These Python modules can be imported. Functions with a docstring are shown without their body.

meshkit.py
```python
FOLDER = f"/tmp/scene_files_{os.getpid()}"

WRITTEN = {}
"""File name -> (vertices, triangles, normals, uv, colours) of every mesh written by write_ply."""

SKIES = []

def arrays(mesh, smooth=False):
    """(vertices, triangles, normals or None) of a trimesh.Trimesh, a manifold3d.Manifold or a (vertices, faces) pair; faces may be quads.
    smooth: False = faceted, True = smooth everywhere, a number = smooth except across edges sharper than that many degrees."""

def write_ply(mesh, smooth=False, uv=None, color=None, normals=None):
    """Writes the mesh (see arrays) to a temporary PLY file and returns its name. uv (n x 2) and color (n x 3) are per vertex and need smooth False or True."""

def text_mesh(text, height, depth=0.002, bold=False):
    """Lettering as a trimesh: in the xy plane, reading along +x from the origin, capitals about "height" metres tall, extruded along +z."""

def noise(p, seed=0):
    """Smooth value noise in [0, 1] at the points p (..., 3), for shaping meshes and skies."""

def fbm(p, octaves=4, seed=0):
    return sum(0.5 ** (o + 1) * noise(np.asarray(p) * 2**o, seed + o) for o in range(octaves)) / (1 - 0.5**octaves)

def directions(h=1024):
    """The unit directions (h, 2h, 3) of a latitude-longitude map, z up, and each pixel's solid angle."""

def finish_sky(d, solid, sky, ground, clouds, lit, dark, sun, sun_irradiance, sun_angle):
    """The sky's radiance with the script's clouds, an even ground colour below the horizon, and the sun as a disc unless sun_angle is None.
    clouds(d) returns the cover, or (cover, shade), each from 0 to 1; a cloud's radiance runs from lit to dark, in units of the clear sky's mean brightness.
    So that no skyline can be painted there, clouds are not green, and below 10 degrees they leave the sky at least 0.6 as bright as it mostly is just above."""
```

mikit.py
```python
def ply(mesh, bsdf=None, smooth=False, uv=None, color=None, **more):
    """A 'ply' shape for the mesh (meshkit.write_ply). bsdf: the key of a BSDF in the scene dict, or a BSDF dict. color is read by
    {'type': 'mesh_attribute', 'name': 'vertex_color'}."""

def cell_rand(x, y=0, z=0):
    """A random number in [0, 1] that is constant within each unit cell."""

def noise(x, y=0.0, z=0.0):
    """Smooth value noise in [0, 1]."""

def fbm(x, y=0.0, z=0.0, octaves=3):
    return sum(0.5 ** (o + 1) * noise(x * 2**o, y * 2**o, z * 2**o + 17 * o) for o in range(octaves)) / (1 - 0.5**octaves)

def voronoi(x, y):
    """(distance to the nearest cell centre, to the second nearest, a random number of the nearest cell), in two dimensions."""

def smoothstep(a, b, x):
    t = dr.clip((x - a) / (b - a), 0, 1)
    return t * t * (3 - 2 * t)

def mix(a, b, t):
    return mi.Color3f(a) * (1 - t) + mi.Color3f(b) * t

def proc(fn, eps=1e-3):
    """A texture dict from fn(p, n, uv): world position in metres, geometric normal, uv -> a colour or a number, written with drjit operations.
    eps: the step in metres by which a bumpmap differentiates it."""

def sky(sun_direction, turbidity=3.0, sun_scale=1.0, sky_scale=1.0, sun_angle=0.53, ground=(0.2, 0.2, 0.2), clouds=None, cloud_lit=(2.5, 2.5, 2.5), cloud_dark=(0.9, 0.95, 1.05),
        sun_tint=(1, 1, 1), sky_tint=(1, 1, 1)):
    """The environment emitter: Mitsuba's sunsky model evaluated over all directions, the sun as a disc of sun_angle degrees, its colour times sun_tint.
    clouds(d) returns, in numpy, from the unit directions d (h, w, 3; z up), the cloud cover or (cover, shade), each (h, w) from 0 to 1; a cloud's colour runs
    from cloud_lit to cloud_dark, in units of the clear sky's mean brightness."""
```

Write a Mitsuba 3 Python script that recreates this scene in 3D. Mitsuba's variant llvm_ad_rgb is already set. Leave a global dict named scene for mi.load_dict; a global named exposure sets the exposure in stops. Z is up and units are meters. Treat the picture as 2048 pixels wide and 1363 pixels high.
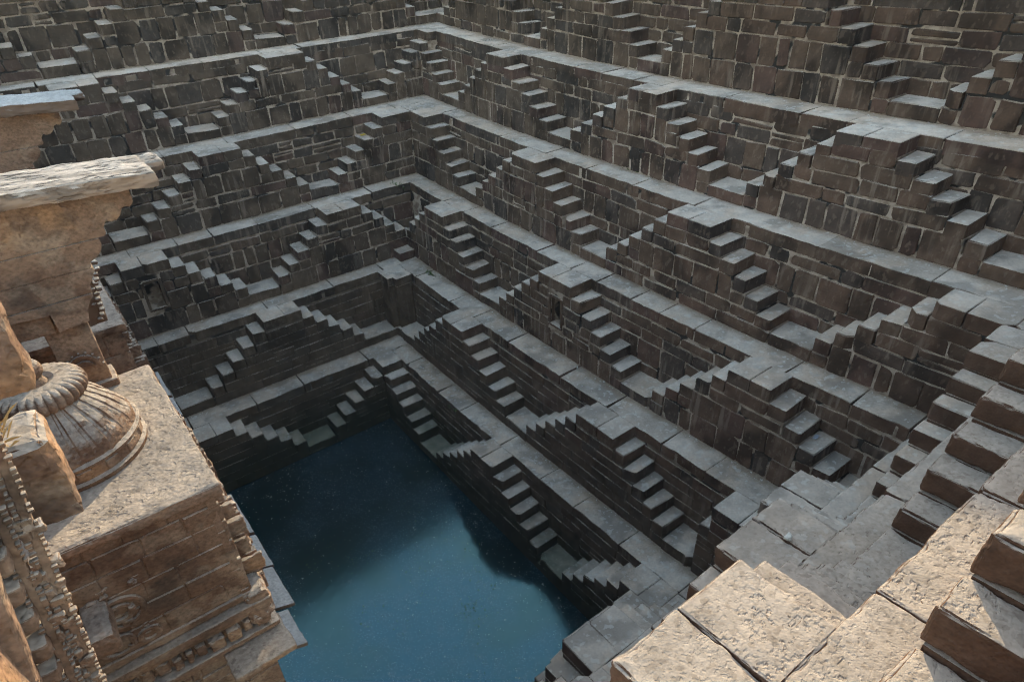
import math
import numpy as np
import drjit as dr
import mitsuba as mi
import mikit, meshkit
from mikit import noise, fbm, voronoi, cell_rand, smoothstep, mix
T = mi.ScalarTransform4f

# ---------------------------------------------------------------- camera, sky, exposure
scene, labels = {}, {}
EYE = np.array([-7.60925, -15.52085, 10.68864])
FWD = np.array([0.4905176, 0.66673863, -0.56111681])
DOWN = np.array([-0.35337543, -0.43639687, -0.82745609])
scene['camera'] = {'type': 'perspective', 'fov': 73.1838, 'fov_axis': 'x', 'near_clip': 0.05, 'far_clip': 500.0,
                   'to_world': T().look_at(origin=EYE.tolist(), target=(EYE + FWD).tolist(), up=(-DOWN).tolist())}
SUN = (2.1, 2.0, 1.0)
scene['sky'] = mikit.sky(SUN, turbidity=2.2, sun_scale=0.20, sky_scale=1.0, sun_tint=(0.88, 0.97, 1.10), sky_tint=(1.42, 1.0, 0.70))
exposure = 4.9

# ---------------------------------------------------------------- materials
def bsdf(color, bump=None, rough=0.85, spec=0.25, eps=2e-3, **more):
    b = {'type': 'principled', 'base_color': mikit.proc(color) if callable(color) else {'type': 'rgb', 'value': list(color)},
         'roughness': rough, 'specular': spec, **more}
    if bump is not None:
        b = {'type': 'bumpmap', 'tex': mikit.proc(bump, eps), 'scale': 1.0, 'bsdf': b}
    return {'type': 'twosided', 'bsdf': b}

def rf(p, s, octaves=3, off=0.0, sz=None):
    """fbm on turned axes, so that its lattice never lines up with the masonry"""
    sz = s if sz is None else sz
    x, y, z = p.x * s, p.y * s, p.z * sz
    return fbm(0.80 * x - 0.48 * y + 0.36 * z + off, 0.60 * x + 0.64 * y - 0.48 * z + off * 0.7, 0.60 * y + 0.80 * z + 0.13 * x - off, octaves)

def c_stone(p, n, uv):
    k = dr.floor(uv.x)
    r1, r2, r3 = cell_rand(k, 1.0, 5.0), cell_rand(k, 2.0, 5.0), cell_rand(k, 3.0, 5.0)
    big = rf(p, 0.45, 2)
    med = rf(p, 4.5, 4)
    fine = rf(p, 42.0, 3)
    near = smoothstep(-12.2, -14.2, p.y)
    right = smoothstep(-1.0, -9.0, p.y)
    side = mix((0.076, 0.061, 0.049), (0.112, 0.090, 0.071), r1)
    side = mix(side, mi.Color3f(0.124, 0.080, 0.061), right * (0.35 + 0.45 * r3))
    side = mix(side, (0.048, 0.048, 0.050), smoothstep(0.68, 0.82, r2) * 0.6)
    side = mix(side, (0.100, 0.064, 0.058), smoothstep(0.82, 0.93, r3) * 0.6)
    side = side * (0.30 + 1.05 * med + 0.40 * fine)
    side = mix(side, side * 0.42, smoothstep(0.50, 0.64, rf(p, 1.9, 3, 9.0, 1.1)) * 0.85)
    streak = smoothstep(0.55, 0.75, rf(p, 13.0, 3, 4.0, 1.2)) * smoothstep(0.42, 0.62, rf(p, 0.9, 3, 2.0))
    side = mix(side, (0.25, 0.215, 0.185), streak * 0.62)
    side = mix(side, (0.25, 0.21, 0.175), smoothstep(0.58, 0.70, rf(p, 19.0, 4, 31.0, 9.0)) * 0.28)
    side = mix(side, mi.Color3f(0.088, 0.075, 0.060) * (0.35 + 1.3 * med), 0.6 * smoothstep(1.9, 0.3, p.z))
    side = mix(side, mi.Color3f(0.100, 0.060, 0.042) * (0.05 + 1.0 * med + 0.85 * rf(p, 75.0, 3)), near * 0.85)
    side = mix(side, (0.018, 0.026, 0.017), smoothstep(-0.2, -1.3, p.z + 0.5 * (med - 0.5)) * 0.85)
    side = side * mi.Color3f(1.07, 0.96, 0.88)
    side = side * (1.0 - 0.42 * smoothstep(6.0, 8.2, p.z) * (1.0 - near))  # upper stone darker: weathering plus dimmer light painted into the colour
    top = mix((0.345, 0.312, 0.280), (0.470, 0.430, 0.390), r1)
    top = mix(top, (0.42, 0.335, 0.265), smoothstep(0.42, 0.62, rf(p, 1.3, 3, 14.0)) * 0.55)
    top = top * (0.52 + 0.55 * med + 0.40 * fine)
    top = mix(top, (0.170, 0.160, 0.152), smoothstep(0.50, 0.68, rf(p, 2.3, 4, 5.0)) * 0.6)
    top = top * mi.Color3f(1.17, 1.10, 1.04)
    top = mix(top, (0.58, 0.56, 0.52), smoothstep(0.645, 0.70, rf(p, 15.0, 2, 41.0)) * 0.5)
    top = mix(top, (0.44, 0.42, 0.39), smoothstep(0.62, 0.74, rf(p, 9.0, 3, 22.0)) * 0.35)
    top = mix(top, (0.062, 0.088, 0.056), smoothstep(-0.5, -1.6, p.z + 0.5 * (med - 0.5)) * 0.8)
    foot = smoothstep(0.62, 1.0, uv.y + 0.55 * (rf(p, 3.0, 3, 17.0) - 0.5))
    top = mix(top, mi.Color3f(0.26, 0.19, 0.135) * (0.6 + 0.8 * fine), foot * 0.75)
    top = top * (1.0 - 0.35 * smoothstep(7.2, 8.4, p.z) * (1.0 - near))  # high treads dimmed too, shade put into the colour
    fleck = smoothstep(0.60, 0.70, rf(p, 30.0, 2, 3.0))
    nt = mi.Color3f(0.36, 0.305, 0.262) * (0.40 + 0.65 * med + 0.55 * fine)
    nt = mix(nt, (0.12, 0.09, 0.07), fleck * 0.35)
    top = mix(top, nt, near * smoothstep(5.0, 6.6, p.z) * 0.95)
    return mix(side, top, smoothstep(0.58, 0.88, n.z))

def b_stone(p, n, uv):
    k = dr.floor(uv.x)
    o = cell_rand(k, 7.0, 5.0) * 30.0
    near = smoothstep(-12.2, -14.2, p.y)
    h = 0.022 * rf(p, 6.0, 3, o) + 0.005 * rf(p, 40.0, 2, o)
    pit = smoothstep(0.62, 0.68, fbm(p.x * 44 + p.y * 30 + o, p.y * 62 - p.x * 40, p.z * 50, 2))
    flat = near * smoothstep(0.3, 0.7, n.z)
    h = h - (near - flat) * (0.006 * pit - 0.005 * rf(p, 70.0, 3))
    return h * (1.0 - 0.8 * flat) - flat * (0.003 * pit - 0.004 * rf(p, 100.0, 3))

def c_mortar(p, n, uv):
    med = rf(p, 7.0, 3)
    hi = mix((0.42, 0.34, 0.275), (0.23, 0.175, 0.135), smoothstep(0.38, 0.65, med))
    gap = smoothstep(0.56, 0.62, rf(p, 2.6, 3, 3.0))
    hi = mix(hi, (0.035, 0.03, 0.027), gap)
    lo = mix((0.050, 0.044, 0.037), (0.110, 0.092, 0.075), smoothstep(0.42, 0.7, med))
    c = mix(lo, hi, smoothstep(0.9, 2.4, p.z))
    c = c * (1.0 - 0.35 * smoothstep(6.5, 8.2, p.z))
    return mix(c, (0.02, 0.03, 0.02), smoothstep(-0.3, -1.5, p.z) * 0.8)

def b_rough(p, n, uv):
    return 0.02 * rf(p, 16.0, 3)

def c_sand(p, n, uv):
    k = dr.floor(uv.x)
    r1, r2 = cell_rand(k, 1.0, 9.0), cell_rand(k, 2.0, 9.0)
    med = rf(p, 3.2, 4)
    fine = rf(p, 55.0, 3)
    side = mix((0.185, 0.112, 0.076), (0.245, 0.160, 0.114), r1)
    side = mix(side, (0.120, 0.068, 0.046), smoothstep(0.45, 0.65, med) * 0.85)
    side = mix(side, (0.33, 0.19, 0.105), smoothstep(0.58, 0.72, rf(p, 4.0, 4, 5.0)) * 0.55)
    side = mix(side, (0.055, 0.042, 0.036), smoothstep(0.56, 0.68, rf(p, 2.2, 4, 7.0)) * 0.65)
    side = mix(side, (0.30, 0.225, 0.170), smoothstep(0.50, 0.66, rf(p, 6.5, 4, 19.0)) * 0.45)
    side = side * (0.45 + 1.05 * fine)
    top = mix((0.335, 0.280, 0.235), (0.40, 0.35, 0.31), r2)
    top = mix(top, (0.22, 0.195, 0.178), smoothstep(0.42, 0.62, med) * 0.65)
    top = mix(top, (0.09, 0.072, 0.06), smoothstep(0.64, 0.71, rf(p, 21.0, 3, 8.0)) * 0.45)
    top = top * (0.55 + 0.8 * fine)
    return mix(side, top, smoothstep(0.35, 0.75, n.z))

def b_sand(p, n, uv):
    pit = smoothstep(0.60, 0.70, rf(p, 28.0, 2))
    return 0.014 * rf(p, 12.0, 3) + 0.004 * rf(p, 60.0, 2) - 0.007 * pit

def c_slate(p, n, uv):
    med = rf(p, 5.0, 4)
    fine = rf(p, 60.0, 2)
    top = mix((0.36, 0.37, 0.38), (0.22, 0.23, 0.24), med) * (0.6 + 0.7 * fine)
    side = mix((0.16, 0.10, 0.07), (0.09, 0.07, 0.06), med)
    return mix(side, top, smoothstep(0.3, 0.7, n.z))

def c_eave(p, n, uv):
    med = fbm(p.x * 3.0, p.y * 18.0 + p.x * 3.0, p.z * 18.0, 3)
    fine = fbm(p.x * 30 + p.y * 9, p.y * 70 - p.x * 12, p.z * 70, 3)
    top = mix((0.44, 0.385, 0.345), (0.26, 0.225, 0.20), smoothstep(0.35, 0.7, med)) * (0.5 + 0.85 * fine)
    top = mix(top, (0.06, 0.05, 0.045), smoothstep(0.60, 0.67, fbm(p.x * 11 + p.y * 5, p.y * 40 - p.x * 6, p.z * 30, 3)) * 0.85)
    side = mix((0.16, 0.12, 0.095), (0.30, 0.22, 0.17), smoothstep(0.4, 0.65, med))
    return mix(side, top, smoothstep(0.25, 0.6, n.z))

def b_eave(p, n, uv):
    return 0.018 * fbm(p.x * 6 + p.y * 3, p.y * 34 - p.x * 5, p.z * 34, 3) - 0.012 * smoothstep(0.58, 0.68, fbm(p.x * 11 + p.y * 5, p.y * 40 - p.x * 6, p.z * 30, 3))

def c_water(p, n, uv):
    m = rf(p, 0.8, 4)
    f = rf(p, 7.0, 3)
    c = mix((0.0050, 0.019, 0.022), (0.0050, 0.026, 0.037), smoothstep(0.35, 0.7, m))
    scum = smoothstep(0.54, 0.66, rf(p, 26.0, 3, 6.0)) * smoothstep(0.46, 0.62, f) * smoothstep(0.40, 0.60, m)
    c = mix(c, (0.045, 0.085, 0.105), scum * 0.35)
    return mix(c, (0.10, 0.14, 0.15), smoothstep(0.64, 0.74, rf(p, 48.0, 2, 12.0)) * smoothstep(0.36, 0.58, m) * 0.7)

def b_water(p, n, uv):
    return 0.0012 * rf(p, 3.0, 3) + 0.0004 * rf(p, 22.0, 2)

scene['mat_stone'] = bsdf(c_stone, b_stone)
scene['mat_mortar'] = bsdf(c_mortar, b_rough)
scene['mat_sand'] = bsdf(c_sand, b_sand)
scene['mat_slate'] = bsdf(c_slate, b_rough)
scene['mat_eave'] = bsdf(c_eave, b_eave)
scene['mat_water'] = bsdf(c_water, b_water, rough=0.13, spec=1.0, spec_tint=0.65)
scene['mat_chip'] = bsdf((0.55, 0.54, 0.50), rough=0.8)
scene['mat_leaf'] = bsdf((0.06, 0.10, 0.025), rough=0.6)
scene['mat_speck'] = bsdf((0.40, 0.40, 0.34), rough=0.8)
scene['mat_straw'] = bsdf((0.36, 0.22, 0.09), rough=0.8)
scene['mat_dirt'] = bsdf((0.05, 0.042, 0.035), rough=0.9)
scene['mat_blue'] = bsdf((0.42, 0.46, 0.54), rough=0.4)
scene['mat_yellow'] = bsdf((0.55, 0.36, 0.03), rough=0.4)

# ---------------------------------------------------------------- geometry helpers
W = (0.00080064, 0.0004521, 0.00266179, 0.00095067, 0.00096503, 0.00086854)   # the old walls bow a little in plan and the courses sag
def warp(P):
    x, y, z = np.asarray(P, float).T
    return np.stack([x + W[0] * y * y + W[4] * y * z, y + W[1] * x * x + W[5] * x * z, z + W[2] * y * y + W[3] * x * x], 1)

def key(name):
    k, i = name, 0
    used = KEYS
    while k in used:
        i += 1
        k = f'{name}_{i:03d}'
    used.add(k)
    return k
KEYS = set()
COUNT = {}
def part(parent, name):
    b = f'{parent}__{name}'
    i = COUNT.get(b, 0)
    COUNT[b] = i + 1
    return b if i == 0 else f'{b}_{i:03d}'

UVN = [0]
def emit(k, V, F, mat, bend=True, orient=True, smooth=False, w=None):
    V, F = np.asarray(V, float), np.asarray(F, int)
    if F.shape[1] == 4:
        F = np.vstack([F[:, [0, 1, 2]], F[:, [0, 2, 3]]])
    if bend:
        V = warp(V)
    if orient:
        c = V.mean(0)
        a = V[F] - c
        if np.einsum('ij,ij->i', a[:, 0], np.cross(a[:, 1], a[:, 2])).sum() < 0:
            F = F[:, ::-1]
    UVN[0] += 1
    uv = np.full((len(V), 2), UVN[0] % 4093 + 0.5)
    uv[:, 1] = 0.0 if w is None else w
    scene[k] = mikit.ply((V, F), mat, smooth=smooth, uv=uv)
    return k

def thing(name, label, category, group=None, kind=None):
    k = key(name)
    labels[k] = {'label': label}
    if kind:
        labels[k]['kind'] = kind
    else:
        labels[k]['category'] = category
    if group:
        labels[k]['group'] = group
    return k

class MB:
    def __init__(self):
        self.v, self.f, self.n = [], [], 0
    def add(self, V, F):
        V, F = np.asarray(V, float), np.asarray(F, int)
        if F.shape[1] == 4:
            F = np.vstack([F[:, [0, 1, 2]], F[:, [0, 2, 3]]])
        self.v.append(V); self.f.append(F + self.n); self.n += len(V)
    def get(self):
        return np.vstack(self.v), np.vstack(self.f)

BOXF = np.array([[0, 1, 3, 2], [4, 6, 7, 5], [0, 4, 5, 1], [2, 3, 7, 6], [0, 2, 6, 4], [1, 5, 7, 3]])
def box(a, b):
    V = np.array([[x, y, z] for x in (a[0], b[0]) for y in (a[1], b[1]) for z in (a[2], b[2])], float)
    return V, BOXF

def pillow(poly, d0, d1, ch, rng, tilt=0.008):
    """A stone with outline poly (n x 2, counter-clockwise, convex), from depth d0 (hidden back) to d1 (front), chamfered by ch: verts (u, v, d)."""
    P = np.asarray(poly, float)
    n = len(P)
    c = P.mean(0)
    e1, e0 = np.roll(P, -1, 0) - P, P - np.roll(P, 1, 0)
    n1 = np.stack([-e1[:, 1], e1[:, 0]], 1); n1 /= np.linalg.norm(n1, axis=1, keepdims=True) + 1e-9
    n0 = np.stack([-e0[:, 1], e0[:, 0]], 1); n0 /= np.linalg.norm(n0, axis=1, keepdims=True) + 1e-9
    b = n0 + n1; b /= np.maximum((b * b).sum(1, keepdims=True), 0.6) / 2
    Q = P + b * ch
    s = np.sign(d1 - d0)
    tl = rng.normal(0, tilt, 2)
    w = (Q - c) @ tl
    V = np.vstack([np.c_[P, np.full(n, d0)], np.c_[P, np.full(n, d1 - s * ch * 0.8)], np.c_[Q, d1 + w], [[c[0], c[1], d1 + s * 0.004]]])
    i = np.arange(n); j = (i + 1) % n
    F = np.vstack([np.stack([i, j, n + j], 1), np.stack([i, n + j, n + i], 1), np.stack([n + i, n + j, 2 * n + j], 1), np.stack([n + i, 2 * n + j, 2 * n + i], 1),
                   np.stack([2 * n + i, 2 * n + j, np.full(n, 3 * n)], 1)])
    return V, F

def quad8(u0, u1, v0, v1, rng, cut, jit):
    """An octagon-like outline for a rough block: the corners knocked off by various amounts."""
    cu = [min(max(rng.gamma(1.6, cut / 1.6), 0.006), 0.3 * (u1 - u0)) for _ in range(4)]
    cv = [min(max(rng.gamma(1.6, cut / 1.6), 0.006), 0.3 * (v1 - v0)) for _ in range(4)]
    P = np.array([[u0, v0 + cv[0]], [u0 + cu[0], v0], [u1 - cu[1], v0], [u1, v0 + cv[1]], [u1, v1 - cv[2]], [u1 - cu[2], v1], [u0 + cu[3], v1], [u0, v1 - cv[3]]])
    return P + rng.uniform(-jit, jit, P.shape)

def rock_box(a, b, res=0.04, rnd=0.02, amp=0.008, freq=6.0, seed=0, pits=0.0, shape=None, chip=0.0):
    """A block with rounded, worn, uneven faces."""
    a, b = np.asarray(a, float), np.asarray(b, float)
    h, c = (b - a) / 2, (a + b) / 2
    rnd = min(rnd, h.min() * 0.9)
    axes = []
    for k in range(3):
        m = max(2, int(round(2 * (h[k] - rnd) / res)) + 1)
        axes.append(np.r_[-h[k], -h[k] + rnd * 0.45, np.linspace(-h[k] + rnd, h[k] - rnd, m), h[k] - rnd * 0.45, h[k]])
    V, F, n = [], [], 0
    for k in range(3):
        i, j = (k + 1) % 3, (k + 2) % 3
        for s in (-1, 1):
            u, w = np.meshgrid(axes[i], axes[j], indexing='ij')
            P = np.zeros(u.shape + (3,)); P[..., i], P[..., j], P[..., k] = u, w, s * h[k]
            nu, nw = u.shape
            idx = np.arange(nu * nw).reshape(nu, nw) + n
            q = np.stack([idx[:-1, :-1], idx[1:, :-1], idx[1:, 1:], idx[:-1, 1:]], -1).reshape(-1, 4)
            F.append(q if s > 0 else q[:, ::-1]); V.append(P.reshape(-1, 3)); n += nu * nw
    V, F = np.vstack(V), np.vstack(F)
    r, inv = np.unique(np.round(V, 6), axis=0, return_inverse=True)
    V, F = r, inv.reshape(-1)[F]
    q = np.clip(V, -(h - rnd), h - rnd)
    nrm = V - q
    L = np.linalg.norm(nrm, axis=1, keepdims=True)
    nrm = nrm / np.maximum(L, 1e-9)
    P = q + nrm * rnd + c
    d = amp * (meshkit.fbm(P * freq + 3.1 * seed, 4, seed) - 0.5) * 2
    edge = (np.abs(V) > h - rnd * 1.01).sum(1) >= 2
    d -= edge * amp * 1.5 * np.maximum(meshkit.fbm(P * freq * 1.7 + 11, 3, seed + 5) - 0.35, 0) * 2
    if pits:
        f = meshkit.fbm(P * np.array([34, 48, 48]), 3, seed + 9)
        d -= pits * np.clip((f - 0.60) / 0.12, 0, 1) * np.clip(nrm[:, 2] * 3 - 2, 0, 1) * np.clip((meshkit.fbm(P * 3.3, 2, seed + 2) - 0.36) * 4, 0.15, 1.0)
    P = P + nrm * d[:, None]
    if chip:
        e = np.sort(h - np.abs(V), axis=1)[:, 1]
        wgt = np.exp(-e / 0.022) * np.clip(meshkit.fbm(P * 4.5, 4, seed + 13) - 0.47, 0, 1) * 5 * chip
        o = np.stack([V[:, 0], V[:, 1], V[:, 2]], 1) / np.maximum(h, 1e-6)
        o = o * (np.abs(o) > 0.7)
        P = P - wgt[:, None] * o / np.maximum(np.linalg.norm(o, axis=1, keepdims=True), 1e-6)
    if shape is not None:
        P = shape(P)
    return P, F

# ---------------------------------------------------------------- the well: measured layout
H = 1.75
R_ = H / 7
Z = [-1.75, 0.0, 1.816, 3.595, 5.344, 7.0, 8.75, 10.5, 12.25, 14.0, 15.75]          # terrace levels, Z[i+1] is terrace i+1
Z = {i: z for i, z in zip(range(0, 11), Z)}
XB = [-1.095, 0.0, 1.144, 2.233, 3.364, 4.607, 5.757, 6.9, 8.05, 9.2]
YA = [-1.100, 0.0, 1.009, 2.083, 3.211, 4.286, 5.4, 6.5, 7.6, 8.7]
CB = [11.215, 12.12, 13.03, 13.95, 14.84, 15.72, 16.6, 17.5, 18.4, 19.3]
DB, DA, DC = 0.574, 0.563, 0.575
SEND_A, SEND_C = 9.6, 6.9

FR = {'A': (lambda s, d, z: np.stack([-s, d, z], 1)), 'B': (lambda s, d, z: np.stack([d, -s, z], 1)), 'C': (lambda s, d, z: np.stack([-s, -d, z], 1))}
BACK = {'A': YA, 'B': XB, 'C': CB}
DEPTH = {'A': DA, 'B': DB, 'C': DC}
def to3(side, S, D, Zz):
    return FR[side](np.asarray(S, float), np.asarray(D, float), np.asarray(Zz, float))

PEAKS = {
    ('A', 0): [(-9, 1.66), (5.6, 6.45)], ('A', 1): [(3.1, 4.06), (8.0, 9.0)], ('A', 2): [(0.67, 1.65), (5.49, 6.5)],
    ('A', 3): [(-9, -0.75), (3.03, 4.04), (7.9, 8.9)], ('A', 4): [(-9, -3.06), (0.62, 1.65), (5.4, 6.4)], ('A', 5): [(-1.8, -0.9), (3.0, 4.0), (7.9, 8.9)],
    ('B', 0): [(-9, 1.68), (5.75, 6.55), (10.35, 99)], ('B', 1): [(3.06, 3.98), (7.95, 8.97), (11.22, 99)], ('B', 2): [(0.70, 1.6), (5.41, 6.45), (10.32, 11.13)],
    ('B', 3): [(-9, -0.74), (3.03, 4.0), (7.81, 8.8), (12.53, 99)], ('B', 4): [(-9, -2.95), (0.64, 1.35), (5.56, 6.35), (10.02, 11.03)],
    ('B', 5): [(-1.7, -0.75), (2.6, 3.25), (6.6, 8.75), (12.3, 13.2)],
    ('C', 0): [(-9, 3.23)], ('C', 1): [(3.1, 4.06)], ('C', 2): [(0.68, 1.58), (5.5, 6.5)], ('C', 3): [(-9, -0.73), (3.05, 3.98)],
    ('C', 4): [(0.55, 1.42), (5.25, 6.23)], ('C', 5): [(-1.7, -0.75), (2.95, 3.92), (7.4, 8.4)],
}
def srange(side, i):
    if side == 'A':
        return -XB[i], SEND_A
    if side == 'B':
        return -(YA[i] - DA), CB[i]
    return -(XB[i] - DB), SEND_C

def layout(side, i):
    """[(s0, s1, level in risers, kind, pyramid number)] along one storey of one side, in order."""
    lo, hi = srange(side, i)
    pk = PEAKS[side, i]
    out = []
    for m, (a, b) in enumerate(pk):
        gl = a - pk[m - 1][1] if m else 9
        gr = pk[m + 1][0] - b if m + 1 < len(pk) else 9
        tl = min(max((gl - 0.8) / 10, 0.27), 0.36) if gl < 9 else 0.31
        tr = min(max((gr - 0.8) / 10, 0.27), 0.36) if gr < 9 else 0.31
        out.append((a, b, 7, 'platform', m))
        for j in range(1, 6):
            if not (side == 'B' and i == 1 and m == 2):
                out.append((a - j * tl, a - (j - 1) * tl, 7 - j, 'step', m))
            out.append((b + (j - 1) * tr, b + j * tr, 7 - j, 'step', m))
    if side == 'B' and i == 1:
        out.append((11.02, 11.22, 5, 'step', 2))
    out.sort()
    full, at, lastm = [], lo, 0
    for s0, s1, l, kd, m in out:
        s0, s1 = max(s0, lo), min(s1, hi)
        if s1 - s0 < 0.03:
            continue
        if s0 - at > 0.03:
            full.append((at, s0, 1, 'landing', m if at == lo else lastm))
        s0 = max(s0, at)
        full.append((s0, s1, l, kd, m)); at = s1; lastm = m
    if hi - at > 0.03:
        full.append((at, hi, 1, 'landing', lastm))
    return full

TIER = ['rising from the water', 'on the lowest terrace', 'on the second terrace', 'on the third terrace', 'on the fourth terrace', 'on the fifth terrace', 'on the sixth terrace']
LEVEL = ['', 'lowest', 'second', 'third', 'fourth', 'fifth', 'sixth']
SIDE = {'A': 'left wall', 'B': 'right wall', 'C': 'lower right wall'}
ORD = ['nearest the far corner', 'second from the far corner', 'third from the far corner', 'fourth from the far corner']

def tread(side, i, s0, s1, top, thick, rng, chip=0.018, front=None, back=None, over=0.012):
    """A slab or step block with worn, chipped edges: outline in (s, d), pillowed upwards."""
    bk = BACK[side][i]
    f = (bk - DEPTH[side] if front is None else front) - over
    b = bk + 0.03 if back is None else back
    if side == 'C' and top > 3.2 and s1 > 0.2:
        sd = int(rng.integers(1, 9999))
        hi = top > 5
        cr = []
        for q in range(0):
            a0, a1 = np.array([rng.uniform(s0, s1), f]), np.array([rng.uniform(s0, s1), b])
            if rng.random() < 0.4:
                a0, a1 = np.array([s0, rng.uniform(f, b)]), np.array([s1, rng.uniform(f, b)])
            t = np.linspace(0, 1, 9)[:, None]
            cr.append(a0 + (a1 - a0) * t + np.cumsum(rng.normal(0, 0.016, (9, 2)), 0) * np.sin(np.pi * t))
        def crack(P):
            P = P.copy()
            g = np.full(len(P), 9.0)
            for c in cr:
                for u, v in zip(c[:-1], c[1:]):
                    e = v - u
                    tt = np.clip(((P[:, :2] - u) @ e) / (e @ e), 0, 1)
                    g = np.minimum(g, np.linalg.norm(P[:, :2] - u - tt[:, None] * e, axis=1))
            w = (0.0042 if hi else 0.010) * (0.4 + 1.1 * meshkit.fbm(P * 6, 2, 3))
            P[:, 2] -= (0.015 if hi else 0.010) * np.exp(-(g / w) ** 2) * (P[:, 2] > top - 0.06)
            P[:, 2] += 0.012 * (meshkit.fbm(P * np.array([1.3, 1.3, 0]) + sd, 2) - 0.5) * (P[:, 2] > top - 0.08)
            return P
        V, F = rock_box((s0, f, top - thick), (s1, b, top), res=(0.0062 if s1 > 3.0 else 0.012) if hi else 0.016, rnd=0.014, amp=0.009, freq=5, seed=sd, pits=0.0055 if hi else 0.0, shape=crack, chip=0.035)
        return to3(side, V[:, 0], V[:, 1], V[:, 2]), F
    P = [[s0, f]]
    L = s1 - s0
    m = max(1, int(L / 0.16))
    for q in range(1, m):
        P.append([s0 + L * q / m, f + (rng.uniform(0.0, chip) if rng.random() < 0.6 else rng.uniform(0, chip * 0.3))])
    P += [[s1, f], [s1, b], [s0, b]]
    P = np.array(P)
    P[0] += [rng.uniform(0, chip), 0]; P[m] -= [rng.uniform(0, chip), 0]
    if rng.random() < 0.6:                                    # knocked-off front corners
        c = rng.uniform(0.01, 0.05) if rng.random() < 0.85 else rng.uniform(0.06, 0.14)
        k = m if rng.random() < 0.5 else 0
        P = np.insert(P, m + 1, [s1, f + c], 0) if k == m else np.insert(P, 0, [s0, f + c], 0)
        if k == m:
            P[m, 0] = s1 - c
        else:
            P[1, 0] = s0 + c
    if rng.random() < 0.24 and back is None:
        e = P[:, 1] < f + 0.1
        P[e, 1] += rng.uniform(0.0, 0.07) * (P[e, 0] > s0 + L * rng.uniform(0.3, 0.6))
    P = P + rng.uniform(-0.004, 0.004, P.shape)
    V, F = pillow(P, top - thick, top, 0.017 if back is None else 0.012, rng, 0.022 if back is None else 0.006)
    return to3(side, V[:, 0], V[:, 1], V[:, 2]), F

def courses(z0, rng, thin, n=6):
    """Bands of masonry: (bottom, top, kind)."""
    return None

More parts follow.
